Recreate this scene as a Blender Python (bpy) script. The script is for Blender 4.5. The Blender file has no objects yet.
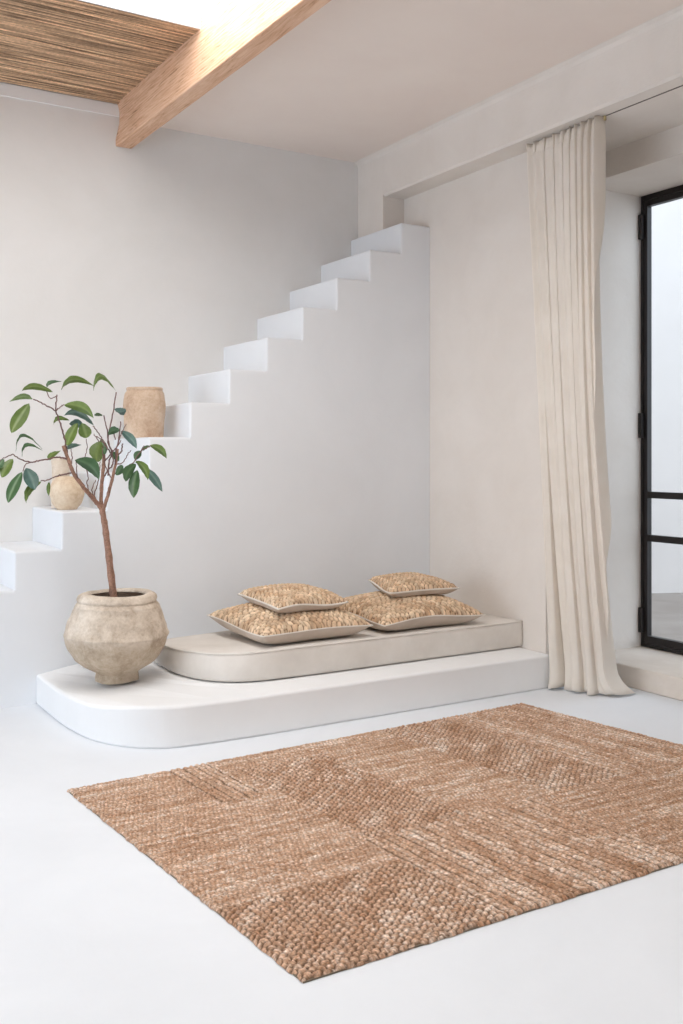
import bpy, bmesh, math, random
import numpy as np
from mathutils import Vector, noise, Matrix
random.seed(7); rng = np.random.default_rng(7)
COL = bpy.context.scene.collection
sc = bpy.context.scene

# ------------------------------------------------------------------ helpers
def tag(o, label=None, cat=None, group=None, kind=None):
    if label: o['label'] = label
    if cat: o['category'] = cat
    if group: o['group'] = group
    if kind: o['kind'] = kind
    return o

def empty(name, loc=(0, 0, 0)):
    o = bpy.data.objects.new(name, None); COL.objects.link(o)
    o.location = loc; o.empty_display_size = .1
    return o

def link_mesh(name, me, mat, parent=None, smooth=False, origin=None):
    """origin: world point for the object's origin; geometry is given in world space."""
    o = bpy.data.objects.new(name, me); COL.objects.link(o)
    if parent is not None:
        o.parent = parent
        off = Vector(parent.location)
        me.transform(Matrix.Translation(-off))
    elif origin is not None:
        me.transform(Matrix.Translation(-Vector(origin))); o.location = origin
    if mat: me.materials.append(mat)
    if smooth:
        for p in me.polygons: p.use_smooth = True
    return o

def from_bm(name, bm, mat, parent=None, smooth=False, origin=None):
    bmesh.ops.recalc_face_normals(bm, faces=bm.faces)
    me = bpy.data.meshes.new(name); bm.to_mesh(me); bm.free()
    return link_mesh(name, me, mat, parent, smooth, origin)

def box_bm(bm, x0, x1, y0, y1, z0, z1):
    vs = [bm.verts.new(p) for p in ((x0,y0,z0),(x1,y0,z0),(x1,y1,z0),(x0,y1,z0),(x0,y0,z1),(x1,y0,z1),(x1,y1,z1),(x0,y1,z1))]
    for f in ((0,3,2,1),(4,5,6,7),(0,1,5,4),(1,2,6,5),(2,3,7,6),(3,0,4,7)):
        bm.faces.new([vs[i] for i in f])
    return vs

def box(name, x0, x1, y0, y1, z0, z1, mat, parent=None, bev=0, origin=None):
    bm = bmesh.new(); box_bm(bm, x0, x1, y0, y1, z0, z1)
    if bev:
        bmesh.ops.bevel(bm, geom=bm.edges[:], offset=bev, segments=3, profile=.5, affect='EDGES')
    return from_bm(name, bm, mat, parent, origin=origin)

def structure(o):
    o['kind'] = 'structure'; return o

def grid_mesh(name, V, nu, nv, close_u=False):
    """V: (nv*nu,3) array row-major."""
    idx = np.arange(nu*nv).reshape(nv, nu)
    if close_u: idx = np.concatenate([idx, idx[:, :1]], 1)
    F = np.stack([idx[:-1, :-1], idx[:-1, 1:], idx[1:, 1:], idx[1:, :-1]], -1).reshape(-1, 4)
    me = bpy.data.meshes.new(name)
    me.from_pydata(V.tolist(), [], F.tolist()); me.update()
    return me

def add_color(me, C, name='Col'):
    a = me.color_attributes.new(name, 'FLOAT_COLOR', 'POINT')
    C4 = np.concatenate([C, np.ones((len(C), 1))], 1).astype(np.float32)
    a.data.foreach_set('color', C4.ravel())

def lin(r, g, b):
    f = lambda c: ((c/255+.055)/1.055)**2.4 if c > 10 else c/255/12.92
    return np.array([f(r), f(g), f(b)])

def catmull(pts, n=8):
    P = [np.array(p, float) for p in pts]; P = [2*P[0]-P[1]]+P+[2*P[-1]-P[-2]]
    out = []
    for i in range(1, len(P)-2):
        for k in range(n):
            t = k/n
            out.append(.5*((2*P[i])+(-P[i-1]+P[i+1])*t+(2*P[i-1]-5*P[i]+4*P[i+1]-P[i+2])*t*t+(-P[i-1]+3*P[i]-3*P[i+1]+P[i+2])*t**3))
    out.append(P[-2]); return out

def vnoise(X, Y, Z=0, s=1.0, seed=0):
    """vectorised smooth value noise 0..1"""
    X = np.asarray(X)*s+seed*17.3; Y = np.asarray(Y)*s+seed*5.1; Z = np.asarray(Z)*s+seed*2.7+X*0
    def h(i, j, k):
        n = (i*374761393+j*668265263+k*2147483647+seed*1013) & 0xffffffff
        n = ((n ^ (n >> 13))*1274126177) & 0xffffffff
        return ((n ^ (n >> 16)) & 0xffff)/65535.
    xi, yi, zi = np.floor(X).astype(np.int64), np.floor(Y).astype(np.int64), np.floor(Z).astype(np.int64)
    fx, fy, fz = X-xi, Y-yi, Z-zi
    fx, fy, fz = [f*f*(3-2*f) for f in (fx, fy, fz)]
    r = 0
    for a in (0, 1):
        for b in (0, 1):
            for c in (0, 1):
                r = r+h(xi+a, yi+b, zi+c)*(fx if a else 1-fx)*(fy if b else 1-fy)*(fz if c else 1-fz)
    return r

# ------------------------------------------------------------------ materials
class NT:
    def __init__(s, name):
        s.m = bpy.data.materials.new(name); s.m.use_nodes = True
        s.t = s.m.node_tree; s.n = s.t.nodes; s.b = s.n['Principled BSDF']
        s.b.inputs['Roughness'].default_value = .85
        s.b.inputs['Specular IOR Level'].default_value = .25
    def node(s, ty, **kw):
        n = s.n.new(ty)
        for k, v in kw.items():
            if k in n.inputs: n.inputs[k].default_value = v
            else: setattr(n, k, v)
        return n
    def link(s, a, b): s.t.links.new(a, b)
    def coord(s, scale=(1, 1, 1), rot=(0, 0, 0)):
        tc = s.n.new('ShaderNodeTexCoord'); mp = s.n.new('ShaderNodeMapping')
        mp.inputs['Scale'].default_value = scale; mp.inputs['Rotation'].default_value = rot
        s.link(tc.outputs['Object'], mp.inputs['Vector']); return mp.outputs['Vector']
    def noise(s, vec, scale, detail=4, rough=.55, dist=0):
        n = s.n.new('ShaderNodeTexNoise'); s.link(vec, n.inputs['Vector'])
        n.inputs['Scale'].default_value = scale; n.inputs['Detail'].default_value = detail
        n.inputs['Roughness'].default_value = rough; n.inputs['Distortion'].default_value = dist
        return n.outputs['Fac']
    def ramp(s, fac, stops):
        r = s.n.new('ShaderNodeValToRGB'); s.link(fac, r.inputs['Fac'])
        e = r.color_ramp.elements
        while len(e) < len(stops): e.new(.5)
        for el, (p, c) in zip(e, stops):
            el.position = p; el.color = (*c, 1)
        return r.outputs['Color']
    def bump(s, fac, strength=.2, dist=.01):
        b = s.n.new('ShaderNodeBump'); s.link(fac, b.inputs['Height'])
        b.inputs['Strength'].default_value = strength; b.inputs['Distance'].default_value = dist
        s.link(b.outputs['Normal'], s.b.inputs['Normal']); return b

def plaster(name, c0, c1, scale=1.6, bump=.25, fine=60):
    t = NT(name); v = t.coord()
    n = t.noise(v, scale, 6, .6, .4)
    t.link(t.ramp(n, [(.3, c0), (.7, c1)]), t.b.inputs['Base Color'])
    n2 = t.noise(v, 9, 6, .65); n3 = t.noise(v, fine, 3, .6)
    mx = t.node('ShaderNodeMath', operation='MULTIPLY_ADD'); t.link(n3, mx.inputs[0]); mx.inputs[1].default_value = .12; t.link(n2, mx.inputs[2])
    t.bump(mx.outputs[0], bump, .012)
    t.b.inputs['Roughness'].default_value = .8
    return t.m

M = {}
M['wall'] = plaster('wall_plaster', lin(224, 222, 219), lin(231, 229, 227), bump=.12)
M['stair'] = plaster('stair_plaster', lin(230, 232, 235), lin(236, 238, 241), bump=.1)
M['rwall'] = plaster('right_wall_plaster', lin(226, 218, 210), lin(233, 226, 219), scale=2.6, bump=.3)
M['ceil'] = plaster('ceiling_plaster', lin(236, 223, 214), lin(240, 229, 220), bump=.08)
M['floor'] = plaster('floor_plaster', lin(222, 225, 229), lin(230, 233, 237), scale=1.2, bump=.12)
M['white'] = plaster('platform_plaster', lin(236, 236, 236), lin(242, 242, 242), bump=.12)
M['sill'] = plaster('sill_plaster', lin(214, 202, 190), lin(228, 218, 208), scale=4, bump=.2)
M['terrace'] = plaster('terrace_stone', lin(140, 130, 122), lin(162, 153, 146), scale=3, bump=.3)
M['extwall'] = plaster('outside_wall_plaster', lin(218, 212, 208), lin(224, 218, 214), bump=.1)

def wood(name, axis_scale, a, b, c):
    t = NT(name); v = t.coord(axis_scale)
    n = t.noise(v, 5, 8, .65, 1.6)
    v2 = t.coord((1, 1, 1)); n2 = t.noise(v2, 1.3, 4, .6)
    w = t.n.new('ShaderNodeTexWave'); t.link(v, w.inputs['Vector']); w.inputs['Scale'].default_value = 2.2
    w.inputs['Distortion'].default_value = 9; w.inputs['Detail'].default_value = 4; w.bands_direction = 'Z'
    m1 = t.node('ShaderNodeMath', operation='MULTIPLY_ADD'); t.link(w.outputs['Fac'], m1.inputs[0]); m1.inputs[1].default_value = .12
    t.link(n, m1.inputs[2])
    m2 = t.node('ShaderNodeMath', operation='MULTIPLY_ADD'); t.link(n2, m2.inputs[0]); m2.inputs[1].default_value = .3; t.link(m1.outputs[0], m2.inputs[2])
    t.link(t.ramp(m2.outputs[0], [(.42, a), (.62, b), (.85, c)]), t.b.inputs['Base Color'])
    t.bump(n, .35, .004); t.b.inputs['Roughness'].default_value = .6
    return t.m
M['beam'] = wood('beam_wood', (9, .7, 9), lin(142, 98, 70), lin(208, 164, 132), lin(228, 192, 164))

def attr_mat(name, rough=.85, noise_scale=150, amt=.25, bump=.3, bd=.002, sheen=0):
    t = NT(name); a = t.n.new('ShaderNodeVertexColor'); a.layer_name = 'Col'
    v = t.coord(); n = t.noise(v, noise_scale, 3, .6)
    r = t.ramp(n, [(.25, (1-amt,)*3), (.75, (1+amt,)*3)])
    mx = t.n.new('ShaderNodeMix'); mx.data_type = 'RGBA'; mx.blend_type = 'MULTIPLY'; mx.inputs[0].default_value = 1
    t.link(a.outputs['Color'], mx.inputs[6]); t.link(r, mx.inputs[7]); t.link(mx.outputs[2], t.b.inputs['Base Color'])
    if bump: t.bump(n, bump, bd)
    t.b.inputs['Roughness'].default_value = rough
    return t.m
M['jute'] = attr_mat('jute_braid', .9, 260, .3, .5, .003)
M['seagrass'] = attr_mat('seagrass_weave', .7, 200, .15, .3, .002)
M['reed'] = attr_mat('reed_stalk', .75, 60, .25, .2, .002)
M['bark'] = attr_mat('plant_bark', .8, 120, .35, .5, .002)

def fabric(name, c0, c1, scale=400, transl=0):
    t = NT(name); v = t.coord()
    n = t.noise(v, 6, 4, .6); t.link(t.ramp(n, [(.3, c0), (.7, c1)]), t.b.inputs['Base Color'])
    w = t.noise(v, scale, 2, .5); t.bump(w, .25, .0015); t.b.inputs['Roughness'].default_value = .95
    if transl:
        tr = t.n.new('ShaderNodeBsdfTranslucent'); tr.inputs['Color'].default_value = (*c1, 1)
        mx = t.n.new('ShaderNodeMixShader'); mx.inputs[0].default_value = transl
        t.link(t.b.outputs[0], mx.inputs[1]); t.link(tr.outputs[0], mx.inputs[2])
        t.link(mx.outputs[0], t.n['Material Output'].inputs['Surface'])
    return t.m
M['linen'] = fabric('mattress_linen', lin(216, 209, 201), lin(229, 223, 216), 260)
M['linen2'] = fabric('cushion_linen', lin(196, 182, 168), lin(214, 202, 190), 300)
M['piping'] = fabric('cushion_piping', lin(222, 214, 204), lin(234, 228, 220), 300)
M['curtain'] = fabric('curtain_cotton', lin(237, 228, 216), lin(244, 236, 226), 350, .15)
M['hem'] = fabric('curtain_brass_tape', lin(178, 160, 118), lin(190, 174, 134), 300)

def clay(name, a, b, c, scale=8, bump=.6):
    t = NT(name); v = t.coord()
    n = t.noise(v, scale, 8, .7, .3); n2 = t.noise(v, 70, 4, .7)
    m1 = t.node('ShaderNodeMath', operation='MULTIPLY_ADD'); t.link(n2, m1.inputs[0]); m1.inputs[1].default_value = .45; t.link(n, m1.inputs[2])
    t.link(t.ramp(m1.outputs[0], [(.5, a), (.72, b), (.92, c)]), t.b.inputs['Base Color'])
    t.bump(m1.outputs[0], bump, .006); t.b.inputs['Roughness'].default_value = .95; t.b.inputs['Specular IOR Level'].default_value = .1
    return t.m
M['pot'] = clay('pot_clay', lin(172, 154, 136), lin(205, 190, 173), lin(226, 214, 200))
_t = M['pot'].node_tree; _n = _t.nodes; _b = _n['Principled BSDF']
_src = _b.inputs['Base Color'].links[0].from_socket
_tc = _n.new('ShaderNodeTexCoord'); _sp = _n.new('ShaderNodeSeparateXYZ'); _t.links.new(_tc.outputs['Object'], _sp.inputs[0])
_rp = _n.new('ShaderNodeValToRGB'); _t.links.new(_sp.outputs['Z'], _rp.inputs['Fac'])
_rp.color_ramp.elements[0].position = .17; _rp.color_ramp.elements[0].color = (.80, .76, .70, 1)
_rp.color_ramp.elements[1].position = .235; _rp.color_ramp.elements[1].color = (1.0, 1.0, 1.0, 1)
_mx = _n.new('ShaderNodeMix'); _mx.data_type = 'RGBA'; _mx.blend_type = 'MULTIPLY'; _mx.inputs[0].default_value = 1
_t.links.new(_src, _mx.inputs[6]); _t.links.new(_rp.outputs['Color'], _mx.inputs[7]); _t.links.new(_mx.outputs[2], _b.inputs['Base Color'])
M['jar'] = clay('jar_terracotta', lin(180, 150, 126), lin(206, 180, 156), lin(220, 200, 180), 6)
M['vase'] = clay('vase_woven_clay', lin(196, 168, 138), lin(220, 198, 172), lin(232, 216, 194), 10, .8)
M['pale'] = clay('vase_pale_clay', lin(214, 196, 176), lin(230, 216, 200), lin(238, 228, 216), 6, .3)
M['soil'] = clay('soil', lin(44, 34, 27), lin(66, 52, 42), lin(90, 74, 60), 30, 1)

def simple(name, c, rough=.5, metal=0, spec=.5):
    t = NT(name); t.b.inputs['Base Color'].default_value = (*c, 1); t.b.inputs['Roughness'].default_value = rough
    t.b.inputs['Metallic'].default_value = metal; t.b.inputs['Specular IOR Level'].default_value = spec
    v = t.coord(); n = t.noise(v, 60, 3); t.bump(n, .05, .002); return t.m
M['steel'] = simple('black_steel', lin(34, 28, 26), .45, .0, .4)
M['track'] = simple('dark_track', lin(96, 86, 78), .5)

def glass():
    m = bpy.data.materials.new('door_glass'); m.use_nodes = True; t = m.node_tree; n = t.nodes; n.clear()
    o = n.new('ShaderNodeOutputMaterial'); tr = n.new('ShaderNodeBsdfTransparent'); gl = n.new('ShaderNodeBsdfGlossy')
    tr.inputs[0].default_value = (.95, .97, .98, 1); gl.inputs['Roughness'].default_value = .02
    mx = n.new('ShaderNodeMixShader'); mx.inputs[0].default_value = .045
    t.links.new(tr.outputs[0], mx.inputs[1]); t.links.new(gl.outputs[0], mx.inputs[2]); t.links.new(mx.outputs[0], o.inputs[0])
    return m
M['glass'] = glass()

def emit(name, c, s):
    m = bpy.data.materials.new(name); m.use_nodes = True; t = m.node_tree; n = t.nodes; n.clear()
    o = n.new('ShaderNodeOutputMaterial'); e = n.new('ShaderNodeEmission'); e.inputs[0].default_value = (*c, 1); e.inputs[1].default_value = s
    t.links.new(e.outputs[0], o.inputs[0]); return m

def leafmat():
    t = NT('leaf_surface'); a = t.n.new('ShaderNodeVertexColor'); a.layer_name = 'Col'
    t.link(a.outputs['Color'], t.b.inputs['Base Color']); t.b.inputs['Roughness'].default_value = .38; t.b.inputs['Specular IOR Level'].default_value = .5
    tr = t.n.new('ShaderNodeBsdfTranslucent'); t.link(a.outputs['Color'], tr.inputs['Color'])
    mx = t.n.new('ShaderNodeMixShader'); mx.inputs[0].default_value = .25
    t.link(t.b.outputs[0], mx.inputs[1]); t.link(tr.outputs[0], mx.inputs[2]); t.link(mx.outputs[0], t.n['Material Output'].inputs['Surface'])
    return t.m
M['leaf'] = leafmat()

# ------------------------------------------------------------------ measurements (metres; X along the stairs, Y away, Z up)
RISE, RUN = .19, .2305
XS, YS, YB = 3.4168, 4.9384, 5.5226       # top nosing, stair face, back wall
XR, XU = 3.635, 3.4717                     # right wall, boxed-out upper wall
ZC, ZL, ZR = 3.1785, 2.8916, 3.262        # ceiling, underside of box, reed ceiling
XH, XD, YJ = 4.0, 4.46, 3.994              # head wall, door plane, jamb
ZH, ZSILL = 2.747, .115
HP = .178

# ------------------------------------------------------------------ room shell
structure(box('floor', -4.5, XD+.2, -3.5, YB+.2, -.1, 0, M['floor']))
structure(box('wall_back', -4.5, 3.7, YB, YB+.2, 0, 3.6, M['wall']))
# right wall with the deep end at the door reveal
bm = bmesh.new()
box_bm(bm, XR, XD+.05, YJ, YB+.2, 0, 3.6); box_bm(bm, XR, XH, 3.9, YJ, 0, ZL+.05)
structure(from_bm('wall_right', bm, M['rwall']))
bm = bmesh.new()
box_bm(bm, XH, XD+.06, 3.0, YJ+.0005, ZH, 3.3)            # over the door
box_bm(bm, XH, XD+.06, -3.5, 3.0, 0, 3.3)               # beyond the door
structure(from_bm('wall_front', bm, M['rwall']))
# boxed-out upper wall with a small cove at the ceiling, and its return pillar over the top stair
bm = bmesh.new()
prof = [(XU, ZL+.012), (XU+.012, ZL), (XH+.3, ZL), (XH+.3, 3.4), (XU-.035, 3.4), (XU-.035, ZC), (XU-.03, ZC-.001), (XU-.012, ZC-.012), (XU-.002, ZC-.03), (XU, ZC-.045)]
a = [bm.verts.new((x, YB+.1, z)) for x, z in prof]; b = [bm.verts.new((x, -3.5, z)) for x, z in prof]
n = len(prof)
for i in range(n): bm.faces.new([a[i], a[(i+1) % n], b[(i+1) % n], b[i]])
bm.faces.new(a[::-1]); bm.faces.new(b)
structure(from_bm('wall_upper', bm, M['rwall']))
bm = bmesh.new()
for b_ in ((-3.5, 2.0, 0, 3.3), (5.3, YB, 0, 3.3), (2.0, 5.3, 2.25, 3.3), (2.0, 5.3, 0, .3)): box_bm(bm, -2.4, -2.2, *b_)
structure(from_bm('wall_left', bm, M['wall']))
bm = bmesh.new()
for b_ in ((-2.4, -1.0, 0, 3.3), (1.6, XH, 0, 3.3), (-1.0, 1.6, 2.0, 3.3), (-1.0, 1.6, 0, 1.2)): box_bm(bm, b_[0], b_[1], -3.7, -3.5, b_[2], b_[3])
structure(from_bm('wall_rear', bm, M['wall']))  # unseen wall; its opening is added to let fill light onto the stairs
structure(box('wall_pillar', XU-.0006, XR-.001, 5.2205, YB-.001, RISE*14+.001, ZC-.05, M['rwall']))
# plaster ceiling right of the beam, and around the skylight
bm = bmesh.new()
box_bm(bm, 1.865, XU-.03, -3.5, YB+.1, ZC, 3.5)
structure(from_bm('ceiling', bm, M['ceil']))
structure(box('ceiling_left', -2.4, -1.0, -3.5, YB+.1, ZR, 3.6, M['ceil']))
structure(box('ceiling_front', -1.0, 1.84, -3.5, 1.0, ZR, 3.6, M['ceil']))
structure(box('ceiling_middle', -1.0, .6, 1.0, 4.33, ZR, 3.6, M['ceil']))
structure(box('trim_3', .6, 1.855, 4.331, 4.343, ZR+.004, 3.42, M['white']))
structure(box('ceiling_roof', -4.5, 3.5, 4.345, YB+.1, 3.42, 3.5, M['ceil']))
# low white step under the door reveal
structure(box('trim_1', XH, XD+.06, 3.0, YJ+.01, 0, ZSILL, M['sill'], bev=.008))
structure(box('wall_top_strip', -1.0, 1.9, YB-.008, YB+.01, 3.195, 3.262, M['white']))  # separate white strip along the top of the back wall

# skylight
sky = empty('window_1', (1.2, 2.6, 3.31)); structure(sky)
box('pane', .6, 1.875, 1.0, 4.33, 3.318, 3.325, emit('skylight_glass', (1, .985, .965), 5.2), sky)
for x in (.6, ): box('glazing_bar', x, x+.04, 1.0, 4.33, 3.29, 3.316, M['white'], sky)

# ------------------------------------------------------------------ staircase
st = empty('staircase', (2.2, YS+.25, 0)); tag(st, 'white plaster staircase rising along the back wall to the right wall', 'staircase')
NS = 13
xs = [XS-RUN*k for k in range(NS+1)]         # nosing positions, highest first
bm = bmesh.new()
top = []
for k in range(NS, -1, -1):
    z = RISE*(13-k); x0 = xs[k]; x1 = XR-.001 if k == 0 else xs[k-1]
    top += [(x0, z), (x1, z)]
pts = [(x, z) for i, (x, z) in enumerate(top)]
pts = [(xs[NS], 0)]+[p for p in pts if p[1] > 0]+[(XR-.001, 0)]
pts2 = []
for p in pts:
    if not pts2 or (abs(p[0]-pts2[-1][0])+abs(p[1]-pts2[-1][1]) > 1e-6): pts2.append(p)
fa = [bm.verts.new((x, YS, z)) for x, z in pts2]; fb = [bm.verts.new((x, YB-.001, z)) for x, z in pts2]
n = len(pts2)
for i in range(n): bm.faces.new([fa[i], fa[(i+1) % n], fb[(i+1) % n], fb[i]])
bm.faces.new(fa); bm.faces.new(fb[::-1])
from_bm('stair_wall', bm, M['stair'], st)
for k in range(0, NS+1):
    z1 = RISE*(14-k); z0 = z1-RISE; x0 = xs[k]; x1 = XR-.001 if k == 0 else xs[k-1]
    bm = bmesh.new(); box_bm(bm, x0, x1, YS, YB-.001, z0, z1)
    E = []
    for e in bm.edges:
        p, q = e.verts[0].co, e.verts[1].co
        onx = abs(p.x-x0) < 1e-5 and abs(q.x-x0) < 1e-5; ony = abs(p.y-YS) < 1e-5 and abs(q.y-YS) < 1e-5
        onz = abs(p.z-z1) < 1e-5 and abs(q.z-z1) < 1e-5
        if (onx and ony) or (onx and onz) or (ony and onz): E.append(e)
    bmesh.ops.bevel(bm, geom=E, offset=.012, segments=3, profile=.5, affect='EDGES')
    from_bm('step', bm, M['stair'], st)

# ------------------------------------------------------------------ rounded platform and its mattress
def slab_rings(outline, rings):
    """outline: closed list of (x,y); rings: (inset, z). Returns verts, faces of a closed slab."""
    P = np.array(outline); n = len(P)
    T = np.roll(P, -1, 0)-np.roll(P, 1, 0); T /= np.linalg.norm(T, axis=1)[:, None]
    area = .5*np.sum(P[:, 0]*np.roll(P[:, 1], -1)-np.roll(P[:, 0], -1)*P[:, 1])
    N = np.stack([-T[:, 1], T[:, 0]], 1)*(1 if area > 0 else -1)    # inward
    V = []; F = []
    for ins, z in rings:
        Q = P+N*ins
        for q in Q: V.append((q[0], q[1], z))
    for r in range(len(rings)-1):
        for i in range(n):
            j = (i+1) % n; F.append((r*n+i, r*n+j, (r+1)*n+j, (r+1)*n+i))
    F.append(tuple(range(n))[::-1]); F.append(tuple((len(rings)-1)*n+i for i in range(n)))
    return V, F

def densify(pts, step=.03):
    out = []
    for i in range(len(pts)):
        a = np.array(pts[i]); b = np.array(pts[(i+1) % len(pts)]); d = np.linalg.norm(b-a); m = max(1, int(d/step))
        for k in range(m): out.append(tuple(a+(b-a)*k/m))
    return out

curve = catmull([(1.9, 3.862), (1.72, 3.868), (1.555, 3.885), (1.44, 3.932), (1.343, 4.03), (1.265, 4.196), (1.227, 4.461), (1.219, 4.75), (1.219, YS-.001)], 6)
outline = [(XR-.002, YS-.001), (XR-.002, 3.862)]+[tuple(c) for c in curve]
outline = densify(outline, .05)
R = .014
rings = [(.007, 0), (.007, .005), (0, .009), (0, HP-R)]+[(R*(1-math.cos(a)), HP-R+R*math.sin(a)) for a in (math.pi/8, math.pi/4, 3*math.pi/8, math.pi/2)]
V, F = slab_rings(outline, rings)
V = [(x, y, z-.032*max(0, min(1, (1.40-x)/.18))*(z/HP)) for x, y, z in V]
me = bpy.data.meshes.new('bench_platform'); me.from_pydata(V, [], F)
o = link_mesh('bench_platform', me, M['white'], origin=(2.4, 4.4, 0)); bpy.context.view_layer.update()
tag(o, 'low white plaster platform with one rounded end at the foot of the stairs', 'platform')

mt = empty('mattress', (2.7, 4.4, HP)); tag(mt, 'long beige linen mattress with rounded end lying on the white platform', 'mattress')
mcurve = catmull([(2.35, 4.072), (2.2, 4.076), (2.06, 4.086), (1.93, 4.125), (1.84, 4.20), (1.785, 4.30), (1.752, 4.43), (1.748, 4.60), (1.752, 4.75)], 8)
mout = [(3.632, 4.76), (3.632, 4.078)]+[tuple(c) for c in mcurve]
mout = densify(mout, .02)
MT = .325
def mat_z(x, y): return MT-.02*np.clip((y-4.3)/.45, 0, 1)-.012*np.clip((2.2-x)/.4, 0, 1)
rr = .022
rings = [(rr, HP+.003)]+[(rr*(1-math.sin(a)), HP+.003+rr*(1-math.cos(a))) for a in (math.pi/6, math.pi/3, math.pi/2)]
rings += [(-.003, HP+.06), (0, MT-rr)]+[(rr*(1-math.cos(a)), MT-rr+rr*math.sin(a)) for a in (math.pi/6, math.pi/3, math.pi/2)]+[(.035, MT+.001)]
V, F = slab_rings(mout, rings)
V = np.array(V)
w = (V[:, 2]-HP)/(MT-HP)
side = np.clip(w*(1-w)*4, 0, 1)
V[:, 2] += w*(mat_z(V[:, 0], V[:, 1])-MT)
wr = (vnoise(V[:, 0], V[:, 1], V[:, 2], 7, 3)-.5)*.012
V[:, 1] += wr*side; V[:, 2] += wr*.5*w
me = bpy.data.meshes.new('mattress_cover'); me.from_pydata(V.tolist(), [], F)
link_mesh('mattress_cover', me, M['linen'], mt, smooth=True)

def tube(path, r, ns=6, closed=False):
    """verts, faces of a tube along path (list of 3-vectors); r scalar or list"""
    P = [Vector(p) for p in path]; n = len(P); V = []; F = []
    prev = None
    for i in range(n):
        if closed: t = P[(i+1) % n]-P[i-1]
        else: t = P[min(i+1, n-1)]-P[max(i-1, 0)]
        t.normalize()
        if prev is None:
            u = t.orthogonal().normalized()
        else:
            u = (prev-t*prev.dot(t)).normalized()
        prev = u; w_ = t.cross(u); ri = r[i] if isinstance(r, (list, tuple)) else r
        for k in range(ns):
            a = 2*math.pi*k/ns; V.append(tuple(P[i]+(u*math.cos(a)+w_*math.sin(a))*ri))
    for i in range(n if closed else n-1):
        j = (i+1) % n
        for k in range(ns):
            l = (k+1) % ns; F.append((i*ns+k, i*ns+l, j*ns+l, j*ns+k))
    if not closed:
        F.append(tuple(range(ns))[::-1]); F.append(tuple((n-1)*ns+k for k in range(ns)))
    return V, F

def tube_obj(name, path, r, mat, parent=None, ns=6, closed=False, smooth=True):
    V, F = tube(path, r, ns, closed); me = bpy.data.meshes.new(name); me.from_pydata(V, [], F)
    return link_mesh(name, me, mat, parent, smooth)
Pm = np.array(mout); T = np.roll(Pm, -1, 0)-np.roll(Pm, 1, 0)
tube_obj('piping', [(x, y, float(mat_z(x, y))-.004) for x, y in [(p[0]*.998+.005, p[1]+(.005 if p[1] < 4.4 else -.003)) for p in mout]], .0045, M['linen'], mt, 6, True)

# ------------------------------------------------------------------ cushions
def weave(U, Vv, pitch, seed):
    """knotted basket weave height 0..1 and a tint, U,Vv in metres"""
    U = U+(vnoise(U, Vv, 0, 28, seed+20)-.5)*pitch*.7; Vv = Vv+(vnoise(U, Vv, 0, 28, seed+21)-.5)*pitch*.6
    a = U/pitch; b = (Vv+U*.25)/(pitch*.95)
    bi = np.floor(b); a2 = a+.5*(bi % 2)+.3*np.sin(bi*12.9)
    ai = np.floor(a2); fa_ = a2-ai-.5; fb_ = b-bi-.5
    sk = fb_+fa_*.5*np.where((bi % 2) > .5, 1, -1)
    h = np.clip(1-(np.abs(fa_*2)**3)*.95-(np.abs(sk*1.8)**2.4)*.95, 0, 1)**.6
    tint = vnoise(ai*1.0, bi*1.0, 0, .93, seed+5)
    return h, tint

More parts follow.
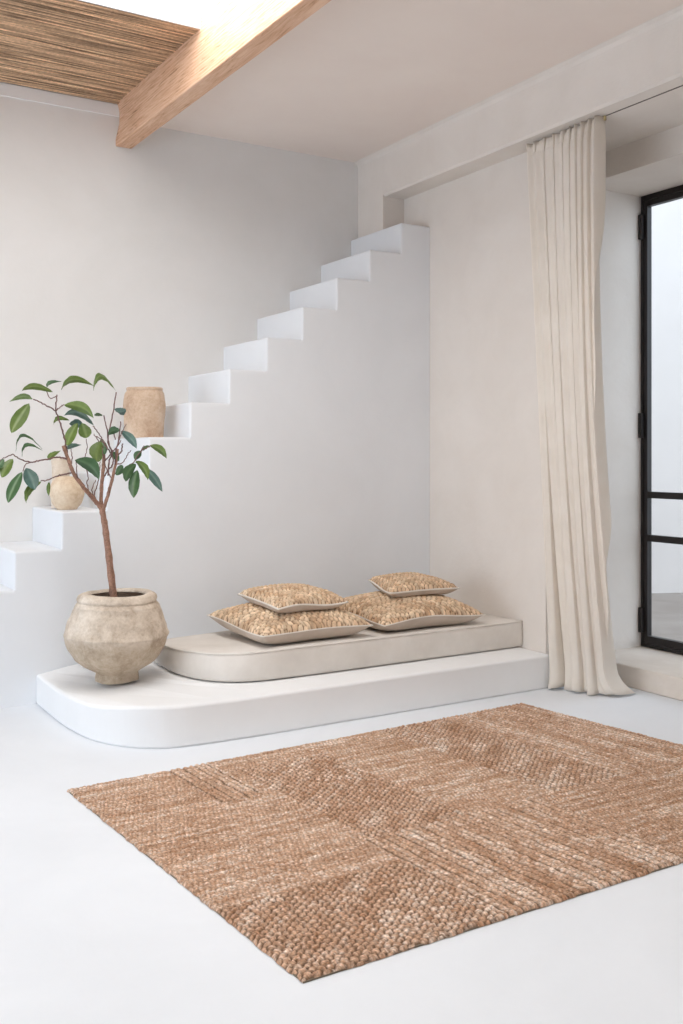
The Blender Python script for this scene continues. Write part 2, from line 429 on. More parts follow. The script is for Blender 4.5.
def cushion(name, label, corners, zc, T_top, T_bot, floor_fn, pitch, seed, group, pip):
    """corners: BL, FL, FR, BR (x,y,z) at the seam."""
    c = [np.array(p, float) for p in corners]
    N = 150
    u, v = np.meshgrid(np.linspace(-1, 1, N), np.linspace(-1, 1, N))   # u: left-right, v: front-back
    uu, vv = (u+1)/2, (v+1)/2
    base = ((1-uu)*(1-vv))[..., None]*c[1]+(uu*(1-vv))[..., None]*c[2]+(uu*vv)[..., None]*c[3]+((1-uu)*vv)[..., None]*c[0]
    ctr = sum(c)/4
    # edges pull inwards between corners
    pull = .045*(1-u**2)*np.abs(v)**3+.0; pull2 = .045*(1-v**2)*np.abs(u)**3
    base[..., 0] += -np.sign(u)*pull2*.55*np.abs(c[2][0]-c[1][0])
    base[..., 1] += -np.sign(v)*pull*.55*np.abs(c[0][1]-c[1][1])
    dome = ((1-np.abs(u)**2.6)*(1-np.abs(v)**2.6))
    dome = np.clip(dome, 0, 1)**.62
    sag = .012*(1-dome)*np.sin(u*3+seed)*np.cos(v*2.3+seed)
    L = .5*(np.linalg.norm(c[2]-c[1])+np.linalg.norm(c[0]-c[1]))
    h, tint = weave(uu*L+.5, vv*L+.5, pitch, seed)
    lump = (vnoise(base[..., 0], base[..., 1], 0, 9, seed)-.5)*.018*dome
    top = base.copy(); edge = np.clip(dome*6, 0, 1)
    top[..., 2] += T_top*dome+sag+lump+h*.014*edge
    root = empty(name, tuple(ctr)); tag(root, label, 'cushion', group)
    me = grid_mesh('woven_cover', top.reshape(-1, 3), N, N)
    dk, md, lt = lin(120, 86, 58), lin(192, 152, 116), lin(246, 224, 194)
    tt = tint[..., None]
    colr = md*(1-tt)+lt*tt
    rnd = vnoise(base[..., 0], base[..., 1], 0, 60, seed+9)[..., None]
    colr = colr*(.72+.5*rnd)
    hh = np.clip(h*1.5, 0, 1)[..., None]; colr = dk*(1-hh)+colr*hh
    add_color(me, colr.reshape(-1, 3))
    link_mesh('woven_cover', me, M['seagrass'], root, smooth=True)
    bot = base.copy(); bot[..., 2] += sag-T_bot*np.clip((1-np.abs(u)**5)*(1-np.abs(v)**5), 0, 1)**.6
    fl = floor_fn(bot[..., 0], bot[..., 1])+.003
    inner = np.minimum(np.maximum(bot[..., 2], fl), top[..., 2]-.002*(dome > .01))
    bot[..., 2] = np.where(dome < .001, bot[..., 2], inner)
    me = grid_mesh('linen_back', bot.reshape(-1, 3)[:, :], N, N); me.flip_normals()
    link_mesh('linen_back', me, M['linen2'], root, smooth=True)
    # piping around the seam
    ring = [base[0, i]+[0, 0, sag[0, i]] for i in range(0, N, 3)]+[base[i, -1]+[0, 0, sag[i, -1]] for i in range(0, N, 3)]
    ring += [base[-1, N-1-i]+[0, 0, sag[-1, N-1-i]] for i in range(0, N, 3)]+[base[N-1-i, 0]+[0, 0, sag[N-1-i, 0]] for i in range(0, N, 3)]
    tube_obj('piping', [tuple(p) for p in ring], pip, M['piping'], root, 6, True)
    X, Y, Z = top[..., 0], top[..., 1], top[..., 2]
    def surf(x, y):
        x = np.asarray(x); y = np.asarray(y)
        su = (x-ctr[0])/(np.abs(c[2][0]-c[1][0])/2); sv = (y-ctr[1])/(np.abs(c[0][1]-c[1][1])/2)
        d = np.clip((1-np.abs(np.clip(su, -1, 1))**2.6)*(1-np.abs(np.clip(sv, -1, 1))**2.6), 0, 1)**.62
        return ctr[2]+T_top*d+.016
    return surf
G = 'woven seagrass cushions stacked on the mattress'
zz = .388
sL = cushion('cushion', 'large woven seagrass cushion at the rounded end of the mattress, under a small one', [(2.045, 4.73, zz), (2.06, 4.11, zz), (2.665, 4.10, zz), (2.665, 4.72, zz)], zz, .085, .075, mat_z, .027, 1, G, .0035)
sR = cushion('cushion', 'large woven seagrass cushion nearest the right wall, lying flat under a small one', [(2.72, 4.72, zz), (2.735, 4.10, zz-.004), (3.385, 4.10, zz), (3.37, 4.72, zz)], zz, .085, .075, mat_z, .027, 2, G, .0035)
cushion('cushion', 'small woven cushion with pale piping on top of the large one at the rounded end', [(2.175, 4.63, .512), (2.168, 4.16, .497), (2.56, 4.17, .503), (2.565, 4.62, .507)], .502, .052, .05, sL, .024, 3, G, .005)
cushion('cushion', 'small woven cushion with pale piping on top of the large one by the right wall', [(3.00, 4.66, .515), (2.875, 4.25, .512), (3.32, 4.24, .508), (3.36, 4.62, .507)], .505, .05, .05, sR, .024, 4, G, .005)

# ------------------------------------------------------------------ lathe pottery
def lathe(name, prof, ctr, mat, parent=None, n=72, wob=.004, seed=0, smooth=True, rough=.002):
    prof = [(r, z) for r, z in prof]
    fine = catmull(prof, 5); fine = [(max(p[0]*(.975 if name == 'pot' else 1), .0005), p[1]) for p in fine]
    V = []
    for r, z in fine:
        for i in range(n):
            a = 2*math.pi*i/n
            d = wob*(math.sin(2*a+seed+z*6)+.6*math.sin(3*a+seed*2-z*14))+rough*(noise.noise(Vector((math.cos(a)*r*22, math.sin(a)*r*22, z*26+seed*9)))*1.6)
            k = min(1, r/.05)
            V.append((ctr[0]+(r+d*k)*math.cos(a), ctr[1]+(r+d*k)*math.sin(a), ctr[2]+z+(wob*.7*math.sin(a*2+seed)*min(1, z/.1) if z > .02 else 0)))
    me = grid_mesh(name, np.array(V), n, len(fine), close_u=True)
    me.update(); bm = bmesh.new(); bm.from_mesh(me); bmesh.ops.recalc_face_normals(bm, faces=bm.faces); bm.to_mesh(me); bm.free()
    return link_mesh(name, me, mat, parent, smooth)

PC = (1.482, 4.49, HP)
pt = empty('potted_tree', PC); tag(pt, 'small leafy tree in a round weathered clay pot standing on the white platform', 'potted tree')
pot_prof = [(.0, .001), (.06, .0), (.098, .0), (.101, .012), (.097, .036), (.115, .05), (.154, .070), (.188, .10), (.214, .138), (.231, .175), (.239, .204), (.245, .217), (.242, .227), (.233, .248), (.222, .28), (.210, .312), (.199, .342), (.196, .352), (.188, .362), (.182, .370), (.186, .380), (.180, .394), (.172, .404), (.156, .411), (.136, .406), (.132, .39), (.16, .36), (.17, .33)]
lathe('pot', pot_prof, PC, M['pot'], pt, 110, .0045, 1, rough=.0045)
bm = bmesh.new(); bmesh.ops.create_circle(bm, cap_ends=True, radius=.163, segments=40, matrix=Matrix.Translation((PC[0], PC[1], HP+.396)))
bmesh.ops.subdivide_edges(bm, edges=bm.edges[:], cuts=2)
from_bm('soil', bm, M['soil'], pt)

j = lathe('clay_jar', [(.0, .002), (.06, .0), (.1, .0), (.104, .01), (.108, .08), (.115, .15), (.1155, .19), (.108, .24), (.098, .258), (.101, .268), (.098, .276), (.086, .277), (.082, .262), (.094, .235), (.1, .18), (.09, .06)], (1.872, 5.2, 1.33), M['jar'], None, 72, .002, 3, rough=.0018)
tag(j, 'barrel-shaped terracotta jar standing alone on a higher stair', 'jar')
j = lathe('round_vase', [(.0, .002), (.03, .0), (.05, .0), (.056, .008), (.076, .035), (.089, .075), (.09, .1), (.081, .135), (.062, .16), (.052, .172), (.046, .168), (.05, .155), (.066, .12), (.066, .05)], (1.427, 5.14, .95), M['vase'], None, 64, .001, 4, rough=.0014)
tag(j, 'small round-bellied woven-textured vase behind the tree branches on a lower stair', 'vase')
j = lathe('slim_vase', [(.0, .002), (.03, .0), (.046, .0), (.05, .01), (.05, .09), (.047, .17), (.049, .25), (.051, .262), (.047, .266), (.04, .26), (.038, .2), (.038, .08)], (1.447, 5.335, .95), M['pale'], None, 48, .0008, 5, rough=.0006)
tag(j, 'slim pale straight-sided vase standing just behind the small round vase', 'vase')

# ------------------------------------------------------------------ the little tree
BRANCHES = [
 (0.0205, 0.0145, [(1.458, 4.46, 0.559), (1.453, 4.46, 0.596), (1.434, 4.46, 0.761), (1.417, 4.46, 0.892), (1.401, 4.46, 0.985)]),
 (0.012, 0.0085, [(1.403, 4.46, 0.976), (1.382, 4.46, 1.009), (1.338, 4.438, 1.053), (1.297, 4.416, 1.095), (1.251, 4.394, 1.152), (1.223, 4.394, 1.223), (1.203, 4.394, 1.278)]),
 (0.0045, 0.003, [(1.222, 4.394, 1.227), (1.211, 4.394, 1.304), (1.189, 4.372, 1.365), (1.159, 4.35, 1.431), (1.164, 4.35, 1.503)]),
 (0.0035, 0.0025, [(1.159, 4.35, 1.431), (1.114, 4.328, 1.451), (1.073, 4.306, 1.468), (1.049, 4.306, 1.478)]),
 (0.003, 0.002, [(1.159, 4.35, 1.431), (1.189, 4.394, 1.451), (1.213, 4.416, 1.464)]),
 (0.0045, 0.0025, [(1.22, 4.394, 1.218), (1.174, 4.372, 1.227), (1.129, 4.35, 1.22), (1.075, 4.328, 1.21), (1.043, 4.306, 1.206), (0.993, 4.284, 1.217), (0.955, 4.262, 1.241)]),
 (0.003, 0.002, [(0.955, 4.262, 1.241), (0.926, 4.262, 1.228), (0.897, 4.24, 1.212)]),
 (0.003, 0.002, [(1.04, 4.306, 1.206), (1.014, 4.284, 1.198), (1.001, 4.284, 1.168)]),
 (0.004, 0.0025, [(1.238, 4.394, 1.155), (1.2, 4.372, 1.149), (1.168, 4.35, 1.144), (1.116, 4.328, 1.127), (1.083, 4.306, 1.124)]),
 (0.0105, 0.008, [(1.401, 4.46, 0.981), (1.403, 4.482, 1.026), (1.414, 4.504, 1.109), (1.422, 4.504, 1.189), (1.423, 4.504, 1.25)]),
 (0.0095, 0.006, [(1.405, 4.46, 0.976), (1.408, 4.438, 1.009), (1.42, 4.416, 1.07), (1.432, 4.394, 1.142), (1.446, 4.394, 1.208), (1.453, 4.394, 1.264)]),
 (0.004, 0.003, [(1.429, 4.46, 1.138), (1.434, 4.46, 1.203), (1.448, 4.46, 1.25), (1.441, 4.482, 1.288), (1.438, 4.504, 1.354), (1.423, 4.504, 1.42)]),
 (0.004, 0.003, [(1.448, 4.46, 1.25), (1.429, 4.46, 1.306), (1.441, 4.46, 1.378), (1.459, 4.46, 1.47), (1.467, 4.46, 1.527)]),
 (0.004, 0.0025, [(1.448, 4.46, 1.236), (1.431, 4.482, 1.273), (1.414, 4.504, 1.313), (1.391, 4.504, 1.348), (1.372, 4.504, 1.371)]),
 (0.003, 0.002, [(1.41, 4.46, 1.269), (1.368, 4.416, 1.305), (1.35, 4.416, 1.332)]),
 (0.003, 0.002, [(1.342, 4.438, 1.048), (1.35, 4.526, 1.101), (1.361, 4.548, 1.142), (1.344, 4.548, 1.214), (1.357, 4.548, 1.264), (1.352, 4.548, 1.313)]),
 (0.004, 0.0025, [(1.441, 4.394, 1.185), (1.438, 4.372, 1.25), (1.452, 4.372, 1.314), (1.46, 4.372, 1.392)]),
 (0.003, 0.002, [(1.45, 4.394, 1.278), (1.455, 4.35, 1.328), (1.469, 4.328, 1.378)]),
 (0.0035, 0.0025, [(1.436, 4.394, 1.149), (1.46, 4.372, 1.163), (1.488, 4.35, 1.186), (1.51, 4.328, 1.204), (1.523, 4.328, 1.232), (1.542, 4.328, 1.255), (1.556, 4.328, 1.28)]),
 (0.003, 0.002, [(1.542, 4.328, 1.255), (1.566, 4.328, 1.268), (1.59, 4.328, 1.28)]),
 (0.003, 0.002, [(1.446, 4.394, 1.195), (1.496, 4.46, 1.198), (1.528, 4.482, 1.231), (1.554, 4.504, 1.257)]),
 (0.004, 0.003, [(1.45, 4.394, 1.236), (1.469, 4.394, 1.25), (1.477, 4.394, 1.287)]),
 (0.004, 0.003, [(1.424, 4.504, 1.128), (1.45, 4.526, 1.165), (1.474, 4.526, 1.193), (1.47, 4.526, 1.25)]),
 (0.0035, 0.0025, [(1.424, 4.504, 1.203), (1.439, 4.46, 1.236), (1.453, 4.416, 1.269), (1.469, 4.394, 1.305)]),
 (0.003, 0.002, [(1.28, 4.416, 1.114), (1.259, 4.372, 1.151), (1.248, 4.35, 1.205)]),
 (0.003, 0.002, [(1.238, 4.394, 1.187), (1.255, 4.438, 1.227), (1.257, 4.46, 1.264)]),
 (0.003, 0.002, [(1.434, 4.416, 1.121), (1.389, 4.35, 1.168), (1.368, 4.328, 1.214), (1.359, 4.328, 1.272)]),
 (0.003, 0.002, [(1.358, 4.46, 1.037), (1.411, 4.57, 1.089), (1.427, 4.592, 1.145), (1.432, 4.592, 1.203)]),
 (0.003, 0.002, [(1.372, 4.46, 1.028), (1.387, 4.57, 1.07), (1.413, 4.592, 1.117)]),
 (0.003, 0.002, [(1.42, 4.46, 1.273), (1.396, 4.46, 1.306), (1.372, 4.46, 1.324)]),
 (0.003, 0.002, [(1.441, 4.394, 1.305), (1.439, 4.416, 1.352), (1.429, 4.416, 1.333)]),
 (0.0025, 0.002, [(1.164, 4.35, 1.497), (1.144, 4.394, 1.49), (1.132, 4.416, 1.526)]),
]
LEAVES = [
 ((1.032, 4.306, 1.459), (0.943, 4.24, 1.328), 0.0691, 0, 0.05),
 ((1.047, 4.306, 1.478), (0.975, 4.416, 1.47), 0.0296, 0, 0.12),
 ((1.145, 4.35, 1.514), (0.985, 4.24, 1.507), 0.0346, 0, 0.12),
 ((1.135, 4.416, 1.533), (1.231, 4.526, 1.575), 0.0198, 1, 0.1),
 ((1.181, 4.35, 1.524), (1.363, 4.46, 1.555), 0.037, 0, 0.17),
 ((1.467, 4.46, 1.535), (1.326, 4.35, 1.526), 0.0395, 0, 0.42),
 ((1.213, 4.416, 1.461), (1.328, 4.35, 1.403), 0.0543, 0, 0.16),
 ((1.375, 4.504, 1.375), (1.2, 4.372, 1.412), 0.042, 2, 0.18),
 ((1.286, 4.46, 1.383), (1.215, 4.372, 1.277), 0.0543, 0, 0.03),
 ((1.326, 4.526, 1.385), (1.329, 4.46, 1.314), 0.0691, 0, 0.02),
 ((1.382, 4.416, 1.298), (1.336, 4.328, 1.205), 0.0741, 0, 0.03),
 ((1.417, 4.504, 1.421), (1.363, 4.46, 1.419), 0.0173, 1, 0.05),
 ((1.46, 4.46, 1.449), (1.486, 4.372, 1.448), 0.0395, 2, -0.15),
 ((1.469, 4.394, 1.347), (1.529, 4.35, 1.266), 0.0444, 2, 0.08),
 ((1.415, 4.416, 1.331), (1.45, 4.35, 1.35), 0.0395, 1, 0.1),
 ((1.249, 4.46, 1.394), (1.16, 4.394, 1.371), 0.0247, 0, 0.2),
 ((1.238, 4.46, 1.264), (1.322, 4.526, 1.283), 0.0272, 2, 0.08),
 ((1.243, 4.35, 1.214), (1.333, 4.284, 1.125), 0.0691, 1, 0.14),
 ((1.126, 4.35, 1.214), (1.197, 4.416, 1.255), 0.0296, 0, 0.1),
 ((0.997, 4.284, 1.228), (1.105, 4.372, 1.256), 0.0198, 1, 0.3),
 ((0.971, 4.284, 1.247), (1.126, 4.46, 1.263), 0.0173, 1, 0.3),
 ((0.955, 4.262, 1.22), (0.895, 4.196, 1.143), 0.0494, 0, 0.03),
 ((0.913, 4.24, 1.22), (0.868, 4.196, 1.175), 0.0346, 1, 0.03),
 ((0.997, 4.284, 1.164), (0.92, 4.196, 1.037), 0.0543, 1, 0.04),
 ((1.014, 4.284, 1.181), (1.041, 4.24, 1.088), 0.0691, 2, 0.05),
 ((1.084, 4.306, 1.121), (1.004, 4.24, 1.033), 0.0346, 0, 0.12),
 ((1.123, 4.328, 1.118), (1.122, 4.328, 1.057), 0.0198, 0, 0.05),
 ((1.585, 4.328, 1.281), (1.649, 4.284, 1.22), 0.0395, 0, 0.12),
 ((1.518, 4.328, 1.21), (1.559, 4.284, 1.122), 0.042, 0, 0.1),
 ((1.577, 4.372, 1.176), (1.645, 4.328, 1.065), 0.0469, 2, 0.07),
 ((1.518, 4.328, 1.195), (1.438, 4.24, 1.118), 0.0543, 1, 0.05),
 ((1.524, 4.328, 1.167), (1.484, 4.262, 1.042), 0.0593, 1, 0.02),
 ((1.542, 4.328, 1.255), (1.512, 4.328, 1.213), 0.0395, 1, 0.05),
 ((1.438, 4.372, 1.144), (1.454, 4.328, 1.191), 0.0395, 1, 0.0),
 ((1.41, 4.504, 1.311), (1.415, 4.46, 1.238), 0.0444, 1, 0.0),
 ((1.559, 4.35, 1.255), (1.606, 4.372, 1.278), 0.0173, 1, 0.1),
 ((1.521, 4.35, 1.204), (1.577, 4.372, 1.176), 0.0148, 1, 0.1),
 ((1.342, 4.548, 1.367), (1.266, 4.526, 1.38), 0.0444, 2, 0.1),
 ((1.477, 4.548, 1.25), (1.511, 4.548, 1.207), 0.0395, 1, 0.0),
]
V = []; F = []; C = []
for r0, r1, pts in BRANCHES:
    path = catmull(pts, 6) if len(pts) > 2 else [np.array(p, float) for p in pts]
    m = len(path); thick = r0 > .009
    path = [p+rng.normal(0, .0012 if not thick else .0006, 3) for p in path]
    rad = [max(.0014, (r0+(r1-r0)*i/(m-1))*(1.0+.14*(math.sin(i*2.3+r0*900) > .55))*.5*(1.8 if not thick else 1.0)*(1 if not thick else 1.75)) for i in range(m)]
    v, f = tube([tuple(p) for p in path], rad, 10 if thick else 6)
    off = len(V); V += v; F += [tuple(i+off for i in q) for q in f]
    c0 = lin(158, 122, 104) if thick else lin(124, 96, 92)
    for p in v: C.append(c0*(.65+.6*(.5+.5*noise.noise(Vector(p)*45))))
me = bpy.data.meshes.new('trunk'); me.from_pydata(V, [], F); add_color(me, np.array(C))
link_mesh('trunk', me, M['bark'], pt, smooth=True)

V = []; F = []; C = []
GR = [(lin(106, 130, 64), lin(146, 164, 104)), (lin(74, 108, 70), lin(112, 142, 100)), (lin(92, 122, 112), lin(132, 158, 148))]
view = Vector((1.4, 4.4, 0)).normalized()
for li, (b, t, w, ci, arch) in enumerate(LEAVES):
    b = Vector(b); t = Vector(t); ax = t-b; L = ax.length
    side = ax.cross(view)
    if side.length < 1e-4: side = Vector((0, 0, 1))
    side.normalize(); nrm = side.cross(ax).normalized()
    up = side if side.z > 0 else -side
    tw = random.uniform(-.45, .45); side2 = (side*math.cos(tw)+nrm*math.sin(tw)).normalized(); n2 = side2.cross(ax).normalized()
    n_l, n_w = 14, 6; off = len(V)
    dark, lite = GR[ci]; tone = random.uniform(.85, 1.15)
    for i in range(n_l+1):
        s = i/n_l
        prof = (math.sin(math.pi*min(1, s**.85)))**.75 if 0 < s < 1 else 0
        if s > .8: prof *= 1-.25*((s-.8)/.2)
        hw = max(.0006, w*.43*prof/math.cos(tw)*1.0)
        cen = b+ax*s+up*(4*s*(1-s)*arch*L)+n2*(.06*L*math.sin(math.pi*s))
        for k in range(n_w+1):
            q = k/n_w*2-1
            p = cen+side2*(q*hw)+n2*(abs(q)*hw*.35-.002*math.sin(i*1.9)*abs(q))
            V.append(tuple(p)); m_ = 1-min(1, abs(q)*3.2) if k != n_w//2 else 1
            cc = dark*(1-.55*m_)+lite*.55*m_
            if k < n_w//2: cc = cc*.88
            C.append(cc*tone*(.92+.16*noise.noise(Vector(p)*60)))
    for i in range(n_l):
        for k in range(n_w):
            a = off+i*(n_w+1)+k; F.append((a, a+1, a+n_w+2, a+n_w+1))
me = bpy.data.meshes.new('foliage'); me.from_pydata(V, [], F); add_color(me, np.clip(np.array(C), 0, 1))
link_mesh('foliage', me, M['leaf'], pt, smooth=True)

# ------------------------------------------------------------------ beam and reed ceiling
bmn = bmesh.new()
a_ = math.radians(1.1)
def bx_(y, x): return x+(5.5-y)*.0215
ys = np.linspace(-3.5, YB+.03, 90); rows = []
for yy in ys:
    e = .004*(noise.noise(Vector((yy*3, 1.3, 0)))); e2 = .004*(noise.noise(Vector((yy*3, 7.3, 0))))
    x0 = bx_(yy, 1.814)+e; x1 = bx_(yy, 1.912)+e2; zb = 3.022+e2*.5; c = .004
    # torn, chipped upper corner where the beam meets the wall
    chip = .02*max(0, 1-(YB-yy)/.06)
    rows.append([bmn.verts.new(p) for p in ((x0+c, yy, zb), (x1-c, yy, zb), (x1, yy, zb+c), (x1, yy, 3.316), (x0, yy, 3.316), (x0+chip, yy, zb+.13), (x0, yy, zb+c))])
for r0, r1 in zip(rows[:-1], rows[1:]):
    for i in range(7): bmn.faces.new([r0[i], r0[(i+1) % 7], r1[(i+1) % 7], r1[i]])
bmn.faces.new(rows[0]); bmn.faces.new(rows[-1][::-1])
o = from_bm('ceiling_beam', bmn, M['beam'], origin=(1.9, 2, 3.1))
tag(o, 'long sawn timber beam crossing the ceiling beside the reed panel', 'beam')

V = []; F = []; C = []
yy = 4.345; i = 0
while yy < YB-.004:
    r = random.uniform(.0028, .005); z0 = ZR+random.uniform(0, .006)
    x = -1.0+random.uniform(-.2, 0); nseg = 44; off = len(V); k = 0
    xsn = np.linspace(-1.0, 1.824+(5.5-yy)*.0215, nseg)
    hue = random.random(); base = lin(212, 176, 142)*(.62+.6*hue)
    ph = random.uniform(0, 9)
    for m_, xx in enumerate(xsn):
        wv = .0018*math.sin(xx*5+ph)
        nod = .35 if (int((xx+ph)*7.3) % 5 == 0 and random.random() < .8) else 0
        tone = (.95+.9*noise.noise(Vector((xx*2.3, yy*60, 0))))*(1-nod)
        for q in range(5):
            a = math.pi*(q/4)+math.pi
            V.append((xx, yy+r*math.cos(a)+wv, z0+r+r*math.sin(a))); C.append(base*tone)
        if m_:
            for q in range(4):
                A = off+(m_-1)*5+q; F.append((A, A+1, A+6, A+5))
    yy += r*1.75; i += 1
me = bpy.data.meshes.new('reed_panel'); me.from_pydata(V, [], F); add_color(me, np.clip(np.array(C), 0, 1))
o = link_mesh('reed_panel', me, M['reed'], smooth=True, origin=(.4, 4.9, ZR)); tag(o, 'brown split-reed ceiling panel between the timber beam and back wall', 'ceiling panel')
bk = box('backing_board', -.999, 1.83, 4.345, YB-.002, ZR+.012, ZR+.03, simple('reed_backing', lin(110, 78, 54), .9), o)
bk.parent = o

# ------------------------------------------------------------------ curtain and track
tk = box('curtain_track', 3.571, 3.579, 2.2, 3.93, ZL-.002, ZL+.002, M['track'], origin=(3.575, 3.1, ZL))
tag(tk, 'thin dark curtain track set into the underside of the boxed-out wall', 'curtain track')
cu = empty('curtain', (3.6, 3.66, 0)); tag(cu, 'floor-length cream pleated cotton curtain beside the black-framed door', 'curtain')
nu, nz = 320, 90
s = np.linspace(0, 1, nu)[None, :]; zt = np.linspace(0, 1, nz)[:, None]      # zt 0 top .. 1 bottom
ztop = ZL-.006
Xt = 3.55; Yt0, Yt1 = 3.935, 3.418
Yc = (1-zt)*(Yt0+(Yt1-Yt0)*s)+zt*(3.852+(3.575-3.852)*s)
Xc = (1-zt)*Xt+zt*(3.665+.15*s**1.2)
Xc = Xc-.055*np.sin(math.pi*zt)*s*1.0
# gathered, a little slimmer in the middle of its length
ph = 2*math.pi*((9.4-2.0*zt**1.5)*s+(.35+.12*zt)*np.sin(s*7+1))
drift = .5*zt*np.sin(s*9+2)+.15*np.sin(zt*3+s*5)
sw = np.sin(ph+drift); wave = np.tanh(sw*1.6+.35)*1.02+.35*np.sin(2.03*ph+1.1-1.3*zt)*(1-zt*.6)+.22*np.sin(.5*ph+2+2*zt)*zt*2
head = np.clip(zt/.035, 0, 1)
amp = (.024+.012*head+.006*zt)
fine_ = .004*np.sin(ph*3.1+.7)*(1-np.clip(zt*3, 0, .85))
# direction of pleats: mostly out from the wall (-X), some sideways
Xw = Xc-(wave*amp+fine_)
Yw = Yc+.017*np.cos(ph+drift+.6)*(.6+.4*head)
Z = ztop-(ztop-.004)*zt+0*s
# pencil-pleat gathers at the top
g = np.clip(1-zt/.03, 0, 1)
Xw = Xw-.006*np.sin(ph*3.3)*g-.004; Z = Z-.008*(1+np.sin(ph*1.0+1))*g
# pooled hem
pz = np.clip((zt-.955)/.045, 0, 1)**2
Xw = Xw-.02*pz*(.5+.5*np.sin(ph+.5)); Yw = Yw-.03*pz*s**4*2; Xw = Xw+.06*pz*np.clip((s-.8)/.2, 0, 1)**1.5
Z = Z+.014*pz*(.5+.5*np.sin(ph*.7+1))
Vc = np.stack([Xw+0*Z, Yw+0*Z, Z], -1).reshape(-1, 3)
me = grid_mesh('curtain_fabric', Vc, nu, nz)
o = link_mesh('curtain_fabric', me, M['curtain'], cu, smooth=True)
md = o.modifiers.new('t', 'SOLIDIFY'); md.thickness = .0015
# heading tape band
row = [tuple(Vc[(2)*nu+i]+np.array([-.002, 0, 0])) for i in range(0, nu, 2)]
tube_obj('heading_cord', row, .0022, M['curtain'], cu, 5)
box('end_tab', 3.552, 3.566, 3.400, 3.410, 2.862, 2.886, M['hem'], cu, bev=.003)

# ------------------------------------------------------------------ steel door
dr = empty('door_1', (XD, YJ, ZSILL)); structure(dr); tag(dr, 'black steel-framed glass door', None)
Y1, Y0 = YJ-.008, 3.03; zt_, zb_ = ZH-.002, ZSILL+.004
bm = bmesh.new()
box_bm(bm, XD, XD+.045, Y1-.016, Y1, zb_, zt_); box_bm(bm, XD, XD+.045, Y0, Y0+.03, zb_, zt_)
box_bm(bm, XD, XD+.045, Y0+.03, Y1-.016, zt_-.03, zt_); box_bm(bm, XD, XD+.045, Y0+.03, Y1-.016, zb_, zb_+.02)
from_bm('frame', bm, M['steel'], dr)
a, b = Y1-.018, Y0+.034; z1, z0 = zt_-.034, zb_+.024
bm = bmesh.new()
box_bm(bm, XD+.004, XD+.04, a-.026, a, z0, z1); box_bm(bm, XD+.004, XD+.04, b, b+.04, z0, z1)
box_bm(bm, XD+.004, XD+.04, b+.04, a-.026, z1-.03, z1); box_bm(bm, XD+.004, XD+.04, b+.04, a-.026, z0, z0+.04)
from_bm('sash', bm, M['steel'], dr)
for zc_ in (1.003, .752): box('glazing_bar', XD+.006, XD+.036, b+.04, a-.026, zc_-.019, zc_+.019, M['steel'], dr)
zs = [z0+.04, .752-.019, .752+.019, 1.003-.019, 1.003+.019, z1-.03]
for q in (0, 2, 4): box('glass_pane', XD+.018, XD+.024, b+.038, a-.025, zs[q], zs[q+1], M['glass'], dr)
for zc_ in (2.565, 1.407, .272):
    box('hinge', XD-.018, XD+.012, YJ-.03, YJ-.001, zc_-.072, zc_+.072, M['steel'], dr, bev=.003)

# outside
structure(box('floor_terrace', XD+.06, 14, -2, 12, -.02, .09, M['terrace']))
bm = bmesh.new(); w0 = Vector((4.9, 6.2)); w1 = Vector((12, 3.2))
d = (w1-w0).normalized(); nn = Vector((-d.y, d.x))*.2
q = [w0, w1, w1+nn, w0+nn]
lo = [bm.verts.new((p.x, p.y, .05)) for p in q]; hi = [bm.verts.new((p.x, p.y, 6)) for p in q]
for i in range(4): bm.faces.new([lo[i], lo[(i+1) % 4], hi[(i+1) % 4], hi[i]])
bm.faces.new(hi); bm.faces.new(lo[::-1])
structure(from_bm('wall_outside', bm, M['extwall']))

# ------------------------------------------------------------------ rug
FL_, FR_ = np.array([.999, 3.597]), np.array([3.263, 3.676])     # far corners
NL_, NR_ = np.array([1.109, 2.006]), np.array([3.48, 1.997])     # near corners
nu, nv = 620, 420
u, v = np.meshgrid(np.linspace(0, 1, nu), np.linspace(0, 1, nv))       # v 0 far, 1 near
BX = ((1-u)*(1-v))[..., None]*FL_+(u*(1-v))[..., None]*FR_+(u*v)[..., None]*NR_+((1-u)*v)[..., None]*NL_
X, Y = BX[..., 0], BX[..., 1]
edge = np.minimum(np.minimum(u, 1-u)*2.3, np.minimum(v, 1-v)*1.6)      # metres from the border
X = X+(vnoise(X, Y, 0, 40, 3)-.5)*.008; Y = Y+(vnoise(X, Y, 0, 40, 4)-.5)*.008
xr = u*2.3+1.0; yr = 3.6-v*1.6
# patchwork: 0 fine weave, 1 braids running away from us, 2 chunky diagonal
ty = np.zeros_like(u, int)
upper = yr > 2.62
ty[upper & (xr > 1.40) & (xr < 1.57) & (yr > 3.16)] = 1
ty[upper & (xr > 1.62) & (xr < 2.02) & (yr < 3.45)] = 2
ty[upper & (xr > 2.42) & (xr <= 2.78)] = 2
ty[upper & (xr > 2.78)] = 1
ty[(~upper) & (xr < 1.60) & (yr < 2.43)] = 2
ty[(~upper) & (xr >= 1.60) & (xr < 2.32)] = 1
def stitch(a, b, pa, pb, brick=.5, pw=2.0, seed=0):
    a = a/pa; b = b/pb; bi = np.floor(b); a = a+brick*(bi % 2); ai = np.floor(a)
    fa, fb = (a-ai)*2-1, (b-bi)*2-1
    return np.clip(1-np.abs(fa)**pw*.85-np.abs(fb)**pw*.85, 0, 1)**.6, vnoise(ai, bi, 0, .97, seed), ai, bi
h0, t0, _, b0 = stitch(xr+yr*.4, yr, .016, .0095, .5, 2.2, 1)
_a = (xr*.80+yr*.60)/.027; _b = (yr*.80-xr*.60)/.018; _a = _a+.5*(np.floor(_b) % 2)
pit = np.abs((_a % 1)*2-1)**1.6*np.abs((_b % 1)*2-1)**1.2
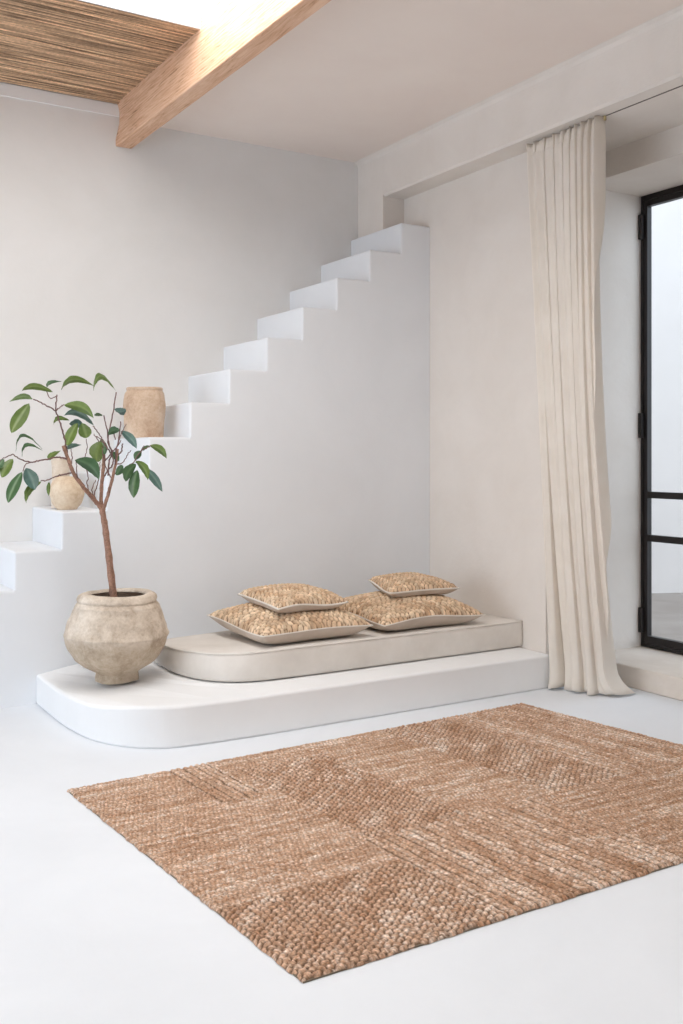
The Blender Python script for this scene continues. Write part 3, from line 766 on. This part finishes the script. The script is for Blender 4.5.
h1, t1, _, b1 = stitch(yr+.5*np.abs(((xr/.026) % 1)-.5)*.026, xr, .018, .026, 0, 2.2, 2)
groove = np.abs((((xr+(vnoise(xr, yr, 0, 30, 31)-.5)*.006)/.052) % 1)-.5)*2                                 # a deep groove between each pair of cords
h1 = h1*(.05+.95*np.clip((1-groove)*3.6, 0, 1))
h2, t2, _, b2 = stitch(xr*.80+yr*.60, yr*.80-xr*.60, .027, .018, .5, 2.0, 3)
h = np.where(ty == 0, h0*.8+.12, np.where(ty == 1, h1, np.clip(.45*h2+.55*(1-pit*2.2), 0, 1)-.25*(vnoise(X, Y, 0, 240, 14)-.2))); tt = np.where(ty == 0, t0, np.where(ty == 1, t1, t2))
rowid = np.where(ty == 1, b1, np.where(ty == 2, b2*.5, b0)); along = np.where(ty == 1, yr, xr)
streak = vnoise(along*3.2, rowid*.55, 0, 1, 11); streak2 = vnoise(along*9, rowid*.9, 0, 1, 12)
border = edge < .012
hgt = .004+.0085*h+(vnoise(X, Y, 0, 120, 8)-.5)*.004+(vnoise(X, Y, 0, 3, 9)-.5)*.003
hgt = hgt*np.clip(edge/.006, 0, 1)**.5+.0015
Vr = np.stack([X, Y, hgt], -1).reshape(-1, 3)
dk, md, lt = lin(100, 76, 58), lin(200, 166, 140), lin(236, 220, 205)
q = np.clip(.02+.55*streak+.34*streak2+.5*(tt-.5)+.75*(vnoise(X, Y, 0, 210, 13)-.5), 0, 1)[..., None]
C = md*.82*(1-q)+lt*q; C = np.where(q < .5, (lin(166, 124, 94)*(1-q*2)+md*q*2), md*(2-2*q)+lt*(2*q-1))
hh = np.where(ty == 2, np.clip((h-.2)*2.3, 0, 1), np.clip(h*1.7-.1, 0, 1))[..., None]; C = dk*(1-hh)+C*hh
C = C*(.62+.78*rng.random(C.shape[:2]))[..., None]
rg = empty('rug', (2.2, 2.8, 0)); tag(rg, 'large rectangular chunky jute rug with patchwork braids lying on the floor', 'rug')
me = grid_mesh('braided_surface', Vr, nu, nv); me.flip_normals(); add_color(me, C.reshape(-1, 3))
link_mesh('braided_surface', me, M['jute'], rg, smooth=True)
bm = bmesh.new(); q4 = [NL_, NR_, FR_, FL_]; cen = sum(q4)/4
q4 = [cen+(p-cen)*.9985 for p in q4]
lo = [bm.verts.new((p[0], p[1], .0005)) for p in q4]; hi = [bm.verts.new((p[0], p[1], .004)) for p in q4]
for i in range(4): bm.faces.new([lo[i], lo[(i+1) % 4], hi[(i+1) % 4], hi[i]])
bm.faces.new(hi); bm.faces.new(lo[::-1])
from_bm('backing', bm, simple('rug_backing', lin(120, 108, 92), .95), rg)

# ------------------------------------------------------------------ light
w = bpy.data.worlds.new('World'); sc.world = w; w.use_nodes = True; nt = w.node_tree
bg = nt.nodes['Background']; bg.inputs[0].default_value = (.80, .89, 1.0, 1); bg.inputs[1].default_value = 2.2
def area(name, loc, rot, sx, sy, power, col):
    l = bpy.data.lights.new(name, 'AREA'); l.shape = 'RECTANGLE'; l.size = sx; l.size_y = sy; l.energy = power; l.color = col
    o = bpy.data.objects.new(name, l); COL.objects.link(o); o.location = loc; o.rotation_euler = rot; return o

area('window_light', (-2.3, 3.65, 1.28), (0, -math.pi/2, 0), 1.9, 3.2, 24, (.72, .85, 1))
# ------------------------------------------------------------------ camera
cd = bpy.data.cameras.new('Camera'); cam = bpy.data.objects.new('Camera', cd); COL.objects.link(cam)
cam.location = (0, 0, 1.2419); cam.rotation_euler = (math.pi/2, 0, -.5444)
cd.sensor_width = 36; cd.sensor_fit = 'VERTICAL'; cd.sensor_height = 36; cd.lens = 978.2/1024*36
cd.shift_y = -(512-453.75)/1024; cd.clip_end = 100
sc.camera = cam
sc.view_settings.view_transform = 'Standard'; sc.view_settings.look = 'None'
sc.view_settings.exposure = .25; sc.view_settings.gamma = 1.0
sc.cycles.max_bounces = 10; sc.cycles.diffuse_bounces = 6
